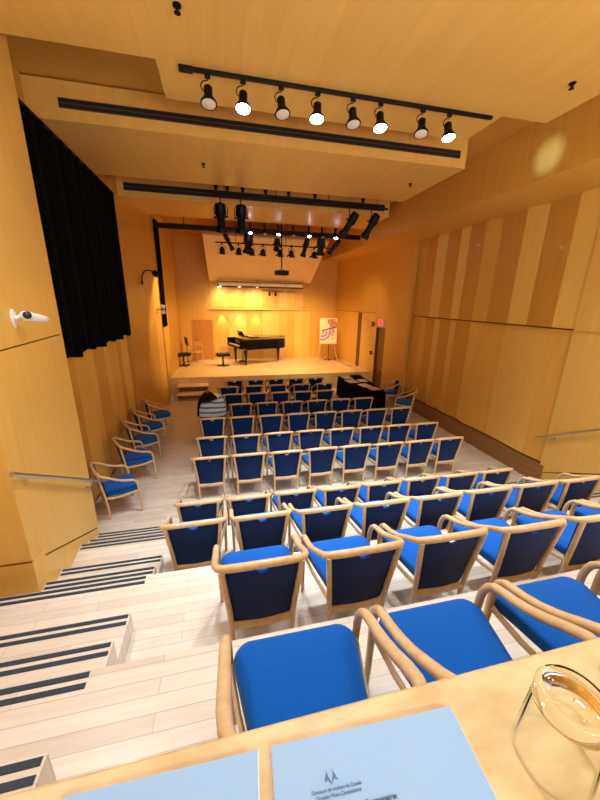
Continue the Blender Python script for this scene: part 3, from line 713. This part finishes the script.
# ------------------------------------------------------------------ grand piano and bench
t = empty('grand_piano', (.46, 15.42, ST), .33, 'black grand piano on the stage with its keyboard at the left', 'piano')
S = 1.04
def px(x, y, z): return (x*S, y*S, z*S*1.24)
# plan outline: keyboard at x=0 side, tail toward +x ; straight (bass) side at -y... the player sits at -x
plan = [(.02, -.74), (.02, .74), (.35, .74), (.9, .72), (1.25, .6), (1.55, .38), (1.85, .2), (2.12, .06), (2.32, -.12), (2.36, -.35), (2.3, -.56), (2.15, -.7), (1.8, -.74)]
case = [p for p in plan if p[0] >= .02]
MB().prism([px(x, y, .56) for x, y in [(.3, -.74), (.3, .74)] + plan[3:]], (0, 0, .42*S)).build('case', PIANO, t)
MB().prism([px(x, y, .6) for x, y in [(.28, -.7), (.28, .7), (.8, .66), (1.3, .3), (1.8, -.02), (1.9, -.6)]], (0, 0, .05*S)).build('soundboard', PIANO, t)
for ya, yb_ in ((-.76, -.68), (.68, .76)): MB().bbox(*px(.0, ya, .6), *px(.36, yb_, .9), .01).build('key_cheek', PIANO, t)
MB().bbox(*px(.0, -.7, .6), *px(.34, .7, .68), .01).build('keybed', PIANO, t)
MB().bbox(*px(.03, -.61, .68), *px(.18, .61, .71), .004).build('white_keys', IVORY, t)
k = MB()
for i in range(51):
    if i % 7 in (2, 6): continue
    y = -.6 + 1.2*i/51 + .012; k.box(*px(.085, y, .71), *px(.18, y+.011, .722))
k.build('black_keys', PIANO, t)
MB().bbox(*px(.19, -.68, .68), *px(.22, .68, .86), .006).build('fallboard', PIANO, t)
lid = [(x+.02, y*1.02) for x, y in [(.5, -.74), (.5, .74)] + plan[3:]]
MB().prism([px(x, y, .955) for x, y in lid], (0, 0, .022*S)).build('lid', PIANO, t)
MB().prism([px(x, y, .978) for x, y in [(.5, -.74), (.5, .74), (.92, .7), (.92, -.74)]], (0, 0, .022*S)).build('front_lid_flap', PIANO, t)
q = MB().prism([px(.42, -.33, .955), px(.42, .33, .955), px(.3, .33, 1.16), px(.3, -.33, 1.16)], (.012, 0, 0)).build('music_desk', PIANO, t)
for x, y in ((.32, -.6), (.32, .6), (2.05, -.32)):
    MB().lathe([(.075*S, .66*S), (.08*S, .58*S), (.065*S, .5*S), (.04*S, .12*S), (.045*S, .1*S), (.03*S, .07*S)], 16, px(x, y, 0)).build('leg', PIANO, t, True)
    cst = MB().lathe([(.03*S, .07*S), (.04*S, .04*S), (.035*S, 0)], 12, px(x, y, 0)).build('caster', BRASS, t, True)
k = MB(); k.tube([px(.45, -.1, .6), px(.42, -.07, .1)], .014, 8); k.tube([px(.45, .1, .6), px(.42, .07, .1)], .014, 8); k.bbox(*px(.3, -.14, .06), *px(.5, .14, .12), .008); k.build('pedal_lyre', PIANO, t)
for y in (-.08, 0, .08): MB().bbox(*px(.2, y-.015, .045), *px(.32, y+.015, .06), .004).build('pedal', BRASS, t)
t = empty('sheet_music', (1.11, 15.47, ST+1.0*S*1.24+.003), .3, 'open reddish score lying on the piano lid', 'book')
MB().bbox(-.2, -.15, 0, .0, .15, .012, .003).build('page_block', plain('score_red', srgb(190, 90, 60), .6), t); MB().bbox(.002, -.15, 0, .2, .15, .012, .003).build('page_block', PAPER, t)

def bench(loc, rz, s, label, name='piano_bench'):
    t = empty(name, loc, rz, label, 'bench')
    MB().bbox(-.26*s, -.18*s, .44*s, .26*s, .18*s, .53*s, .03*s).build('cushion', BLACKC if False else PIANO, t, True)
    MB().bbox(-.24*s, -.16*s, .40*s, .24*s, .16*s, .44*s, .005).build('seat_frame', PIANO, t)
    MB().lathe([(.05*s, .4*s), (.035*s, .36*s), (.035*s, .08*s), (.05*s, .05*s)], 12).build('column', PIANO, t, True)
    for y in (-.13, .13): pass
    MB().bbox(-.24*s, -.03*s, 0, .24*s, .03*s, .05*s, .006).bbox(-.04*s, -.18*s, 0, .04*s, .18*s, .05*s, .006).build('foot', PIANO, t)
    for sx in (-1, 1): MB().at(frame((sx*.26*s, 0, .42*s), (sx, 0, 0))).lathe([(.03*s, .0), (.03*s, -.03*s), (.01*s, -.035*s)], 12).build('knob', PIANO, t, True)
bench((-.03, 15.0, ST), .15, 1.12, 'black piano bench in front of the piano keyboard')
bench((-1.72, 15.25, ST), .5, 1.12, 'black piano bench at the left side of the stage', 'piano_bench')

# wooden chair and black music stand at the left of the stage
t = empty('wooden_chair', (-1.22, 16.15, ST), -.5, 'plain light wooden chair behind the left bench on the stage', 'chair')
MB().bbox(-.22, -.22, .47, .22, .22, .51, .01).build('seat', W_BEECH, t)
MB().bbox(-.21, .19, .72, .21, .21, .92, .008).build('backrest', W_BEECH, t)
for x in (-.2, .2):
    MB().tube([(x, -.2, .47), (x*1.05, -.22, 0)], .016, 8).build('leg', W_BEECH, t, True)
    MB().tube([(x, .2, .92), (x, .2, .47), (x*1.05, .24, 0)], .016, 8).build('leg', W_BEECH, t, True)
t = empty('music_stand', (-1.6, 15.78, ST), .3, 'tall black music stand at the far left of the stage', 'music stand')
MB().tube([(0, 0, .06), (0, 0, .95)], .014, 8).build('pole', BLACK, t, True)
for a in range(3):
    an = a*2*PI/3+.3; MB().tube([(0, 0, .14), (.12*math.cos(an), .12*math.sin(an), .07), (.25*math.cos(an), .25*math.sin(an), .01)], .011, 6).build('leg', BLACK, t, True)
MB().at(Matrix.Translation((0, 0, 1.02)) @ Matrix.Rotation(-.35, 4, 'X') @ Matrix.Rotation(1.1, 4, 'Z')).bbox(-.24, -.008, -.16, .24, .008, .2, .006).bbox(-.24, -.06, -.165, .24, 0, -.155, .003).build('desk', BLACK, t)

# easel with poster board
EX, EY = 4.93, 15.4
t = empty('easel', (EX, EY, ST), 0, 'light wooden easel standing on the right of the stage', 'easel')
MB().tube([(-.10, .0, 1.75), (-.58, -.12, 0)], .017, 8).build('leg', W_BEECH, t, True)
MB().tube([(.10, .0, 1.75), (.52, -.12, 0)], .017, 8).build('leg', W_BEECH, t, True)
MB().tube([(.0, .04, 1.7), (.02, .75, 0)], .017, 8).build('leg', W_BEECH, t, True)
MB().bbox(-.46, -.15, .88, .46, -.05, .92, .004).build('ledge', W_BEECH, t)
po = empty('poster_board', (EX, EY-.11, ST+.925), 0, 'cream poster with red and purple round shapes, on the easel', 'poster')
PW, PH = .84, 1.16
TR = Matrix.Rotation(-.06, 4, 'X')
MB().at(TR).box(-PW/2, -.01, 0, PW/2, .005, PH).build('board', CREAM, po)
def disc(cx, cz, r, mats, a0, a1, name, rings=5):
    b = MB().at(TR); y = -.012
    for k in range(rings):
        ra, rb = r*(1-k/rings), r*(1-(k+.8)/rings)
        pts = []
        N = 22
        for i in range(N+1):
            a = a0+(a1-a0)*i/N; pts.append((cx+ra*math.cos(a), cz+ra*math.sin(a)))
        for i in range(N, -1, -1):
            a = a0+(a1-a0)*i/N; pts.append((cx+rb*math.cos(a), cz+rb*math.sin(a)))
        pts = [(min(max(x, -PW/2), PW/2), min(max(z, 0), PH)) for x, z in pts]
        b.mat(k % len(mats))
        n2 = len(pts)//2
        for i in range(n2-1):
            p, q_, r_, s_ = pts[i], pts[i+1], pts[len(pts)-2-i], pts[len(pts)-1-i]
            b.add([(p[0], y, p[1]), (q_[0], y, q_[1]), (r_[0], y, r_[1]), (s_[0], y, s_[1])], [(0, 1, 2, 3)])
    return b.build(name, mats, po)
disc(-.30, .55, .42, [P_PUR, P_LIL], -PI*.62, PI*.02, 'purple_fan')
disc(.34, 1.14, .40, [P_RED, P_RED, P_DRK], PI*1.02, PI*1.62, 'red_fan')
disc(.34, .62, .30, [P_RED, P_LIL, P_RED], PI*.62, PI*1.42, 'red_round')
b = MB().at(TR); b.prism([(-.32, -.013, .56), (.42, -.013, .74), (.42, -.013, .80), (-.32, -.013, .62)], (0, .001, 0)); b.build('plum_band', P_DRK, po)
b = MB().at(TR)
for k in range(3): b.box(-.2, -.0125, 1.0-k*.06, .0-.03*k, -.0115, 1.012-k*.06)
for k in range(3): b.box(.16, -.0125, .24-k*.035, .33-.03*k, -.0115, .25-k*.035)
b.build('small_print', INK, po)
# black speaker stand foot behind the easel
t = empty('microphone_stand', (5.12, 15.75, ST), .4, 'black upright stand with a short tripod foot behind the easel', 'stand')
MB().tube([(0, 0, .05), (0, 0, 1.5)], .028, 10).build('pole', W_DARK, t, True)
for a in range(3):
    an = a*2*PI/3; MB().tube([(0, 0, .1), (.22*math.cos(an), .22*math.sin(an), .015)], .018, 6).build('foot', BLACK, t, True)
# cables along the right edge of the stage
for i, (pts, lab) in enumerate((([(5.62, 16.6, .69), (5.6, 16.0, .69), (5.72, 15.3, .69), (5.68, 14.7, .69), (5.82, 14.1, .69), (5.78, 13.5, .69)], 'brown cable along the right edge of the stage, nearer the wall'),
                               ([(5.5, 16.4, .69), (5.46, 15.8, .69), (5.6, 15.2, .69), (5.5, 14.6, .69), (5.66, 13.9, .69)], 'brown cable along the right edge of the stage, farther from the wall'))):
    tag(MB().tube(pts, .011, 6).build('cable', W_DARK, None, True), lab, 'cable', 'cables on the stage')

# ------------------------------------------------------------------ counter in front of the camera
ZT = 3.024
t = empty('counter', (.6, .286, TZ[4]), 0, 'pale wood-veneer counter top at the bottom of the photo', 'counter')
MB().bbox(-2.0, -.62, ZT-TZ[4]-.035, 2.0, 0, ZT-TZ[4], .004).build('top', W_TABLE, t)
MB().box(-1.95, -.12, .0, 1.95, -.09, ZT-TZ[4]-.035).build('front_panel', W_WALL, t)
for x in (-1.95, 1.91): MB().box(x, -.58, 0, x+.04, -.12, ZT-TZ[4]-.035).build('side_panel', W_WALL, t)
def booklet(pts, n, label, mats=None):
    o = Vector((sum(p[0] for p in pts)/len(pts), sum(p[1] for p in pts)/len(pts), ZT+.0005))
    t = empty('booklet', o, 0, label, 'booklet', 'pale blue booklets on the counter')
    for k in range(n):
        j = Vector((random.uniform(-.0015, .0015), random.uniform(-.001, .001), 0)) * (0 if k == n-1 else 1)
        MB().prism([Vector((p[0]-o.x, p[1]-o.y, k*.0012)) + j for p in pts], (0, 0, .0011)).build('cover' if k == n-1 else 'page', PAPERB if k == n-1 else PAPER, t)
    return t, o
B1 = [(.033, .259), (.271, .249), (.2566, .160), (.236, -.045), (.012, -.04), (.0325, .215)]
B1 = [(.033, .259), (.271, .249), (.231, -.058), (-.005, -.048)]
B1 = [(.033, .2595), (.271, .2495), (.250, -.058), (.014, -.048)]
bk, o = booklet(B1, 5, 'pale blue booklet with a small bird emblem, on the middle of the counter')
zt = 5*.0012+.0006; rz = -.055
def on(x, y): return (x-o.x, y-o.y, zt)
text('printed_title', 'Concours de musique du Canada', .0042, INK, bk, on(.098, .2085), (0, 0, rz))
text('printed_subtitle', 'Canadian Music Competitions', .0042, INK, bk, on(.099, .2035), (0, 0, rz))
text('printed_heading', 'Commentaires', .006, INKD, bk, on(.142, .190), (0, 0, rz))
e = MB().at(Matrix.Translation(on(.094, .2165)) @ Matrix.Rotation(rz, 4, 'Z'))
for s in (-1, 1):
    e.prism([(0, -.0045, 0), (s*.0035, .0005, 0), (s*.0075, -.0015, 0), (s*.006, .0025, 0), (s*.0042, .0055, 0), (s*.0038, .009, 0), (s*.0028, .003, 0), (s*.0008, -.001, 0)], (0, 0, .0003))
e.build('bird_emblem', INK, bk)
booklet([(-.19, .2665), (.0165, .2605), (.0, .05), (-.206, .058)], 4, 'pale blue booklet at the left end of the counter')

def tumbler(x, y, label, h=.105, r0=.043, r1=.035):
    t = empty('drinking_glass', (x, y, ZT+.0005), .3, label, 'glass', 'upside-down glasses on the counter')
    n = 56
    def shell(prof, name, mat):
        rings = [[Vector((r*math.cos(2*PI*i/n), r*math.sin(2*PI*i/n), z)) for i in range(n)] for r, z in prof]
        rings.append(rings[0]); MB().loft(rings, cap=False).build(name, mat, t, True, 60)
    shell([(r0-.0024, 0), (r0, .0005), (r0-.001, .012), (r1+.002, h-.022), (r1-.001, h-.0225), (r0-.0036, .012)], 'body', THIN)
    shell([(r1+.002, h-.0215), (r1+.002, h-.006), (r1-.001, h-.001), (r1-.006, h), (r1-.011, h-.003), (.0006, h-.0045), (.0006, h-.015), (r1-.009, h-.015), (r1-.003, h-.0215)], 'thick_base', GLASS)
tumbler(.362, .180, 'upside-down clear drinking glass right of the middle booklet')
tumbler(.55, .215, 'upside-down clear drinking glass cut off by the right edge of the photo')

# ------------------------------------------------------------------ lighting
w = bpy.data.worlds.new('world'); sc.world = w; w.use_nodes = True
w.node_tree.nodes['Background'].inputs[0].default_value = (1, .9, .75, 1); w.node_tree.nodes['Background'].inputs[1].default_value = .05
# house downlights in the rear ceiling panel (above and behind the camera)
for x in (-1.6, .6, 2.8, 5.0):
    for y in (2.0, 3.2):
        light('AREA', 'house_downlight', (x if x < 4.3 else 4.0, y, ZS-.02), 16, COOL, (x if x < 4.3 else 4.6, y-.9, 0), shape='DISK', size=.5, spread=2.0)
# stage washes from the rig over the stage
for x in (.2, 2.0, 3.6):
    light('SPOT', 'stage_wash', (x, 12.7, 4.95), 330, WARM, (x, 15.6, .7), spot_size=1.7, spot_blend=.7, shadow_soft_size=.12)
for x in (.1, 3.6):
    light('SPOT', 'stage_profile', (x, 8.85, 5.25), 400, WARM, (x, 15.2, 1.0), spot_size=.9, spot_blend=.6, shadow_soft_size=.1)
for x in (1.03, 1.95, 2.98, 3.92):
    light('SPOT', 'beam_spot', (x-.8, 12.9, 5.0), 70, COOL, (x-.9, 16.5, .7), spot_size=.45, spot_blend=.5, shadow_soft_size=.06)
# hall wash from the gaps between the ceiling panels

# cross lights of the rig on the side piers, then unseen fill lights added at the rear of the hall
light('SPOT', 'pier_spot', (.4, 12.8, 4.8), 380, WARM, (-2.0, 12.3, 3.0), spot_size=.9, spot_blend=.3, shadow_soft_size=.1)
light('SPOT', 'pier_spot', (3.7, 12.4, 4.95), 50, WARM, (6.0, 13.2, 2.6), spot_size=1.3, spot_blend=.7, shadow_soft_size=.1)
light('SPOT', 'track_spot_light', (3.0, 4.5, 5.55), 100, (.4, .66, 1), (4.98, 4.9, 5.72), spot_size=.3, spot_blend=1, shadow_soft_size=.04)
light('AREA', 'rear_fill', (2.0, YB+.15, 4.4), 28, NEUT, (2.0, 10, 4.0), shape='RECTANGLE', size=7.5, size_y=2.2)  # unseen soft fill, added to brighten walls and ceiling
light('AREA', 'rear_up_fill', (2.8, -1.2, 3.6), 120, NEUT, (3.2, 2.5, ZS), shape='RECTANGLE', size=6, size_y=.4)  # unseen upward fill behind the camera, added to brighten the ceiling
# lamps washing the panel under the screen, and pin lamps under the ledge
for x in (.02, .85, 1.65):
    light('SPOT', 'panel_wash', (x, 15.95, 4.1), 45, (1, .84, .45), (x+.15, 16.75, 3.5), spot_size=1.7, spot_blend=.8, shadow_soft_size=.03)
    light('SPOT', 'ledge_pin', (x, 16.64, 3.05), 36, (1, .84, .45), (x, 16.66, 1.0), spot_size=.95, spot_blend=.1, shadow_soft_size=.01)

sc.view_settings.view_transform = 'Standard'; sc.view_settings.look = 'None'; sc.view_settings.gamma = 1; sc.view_settings.use_curve_mapping = False
sc.view_settings.exposure = 0.65
sc.cycles.max_bounces = 10; sc.cycles.diffuse_bounces = 5; sc.cycles.transmission_bounces = 10
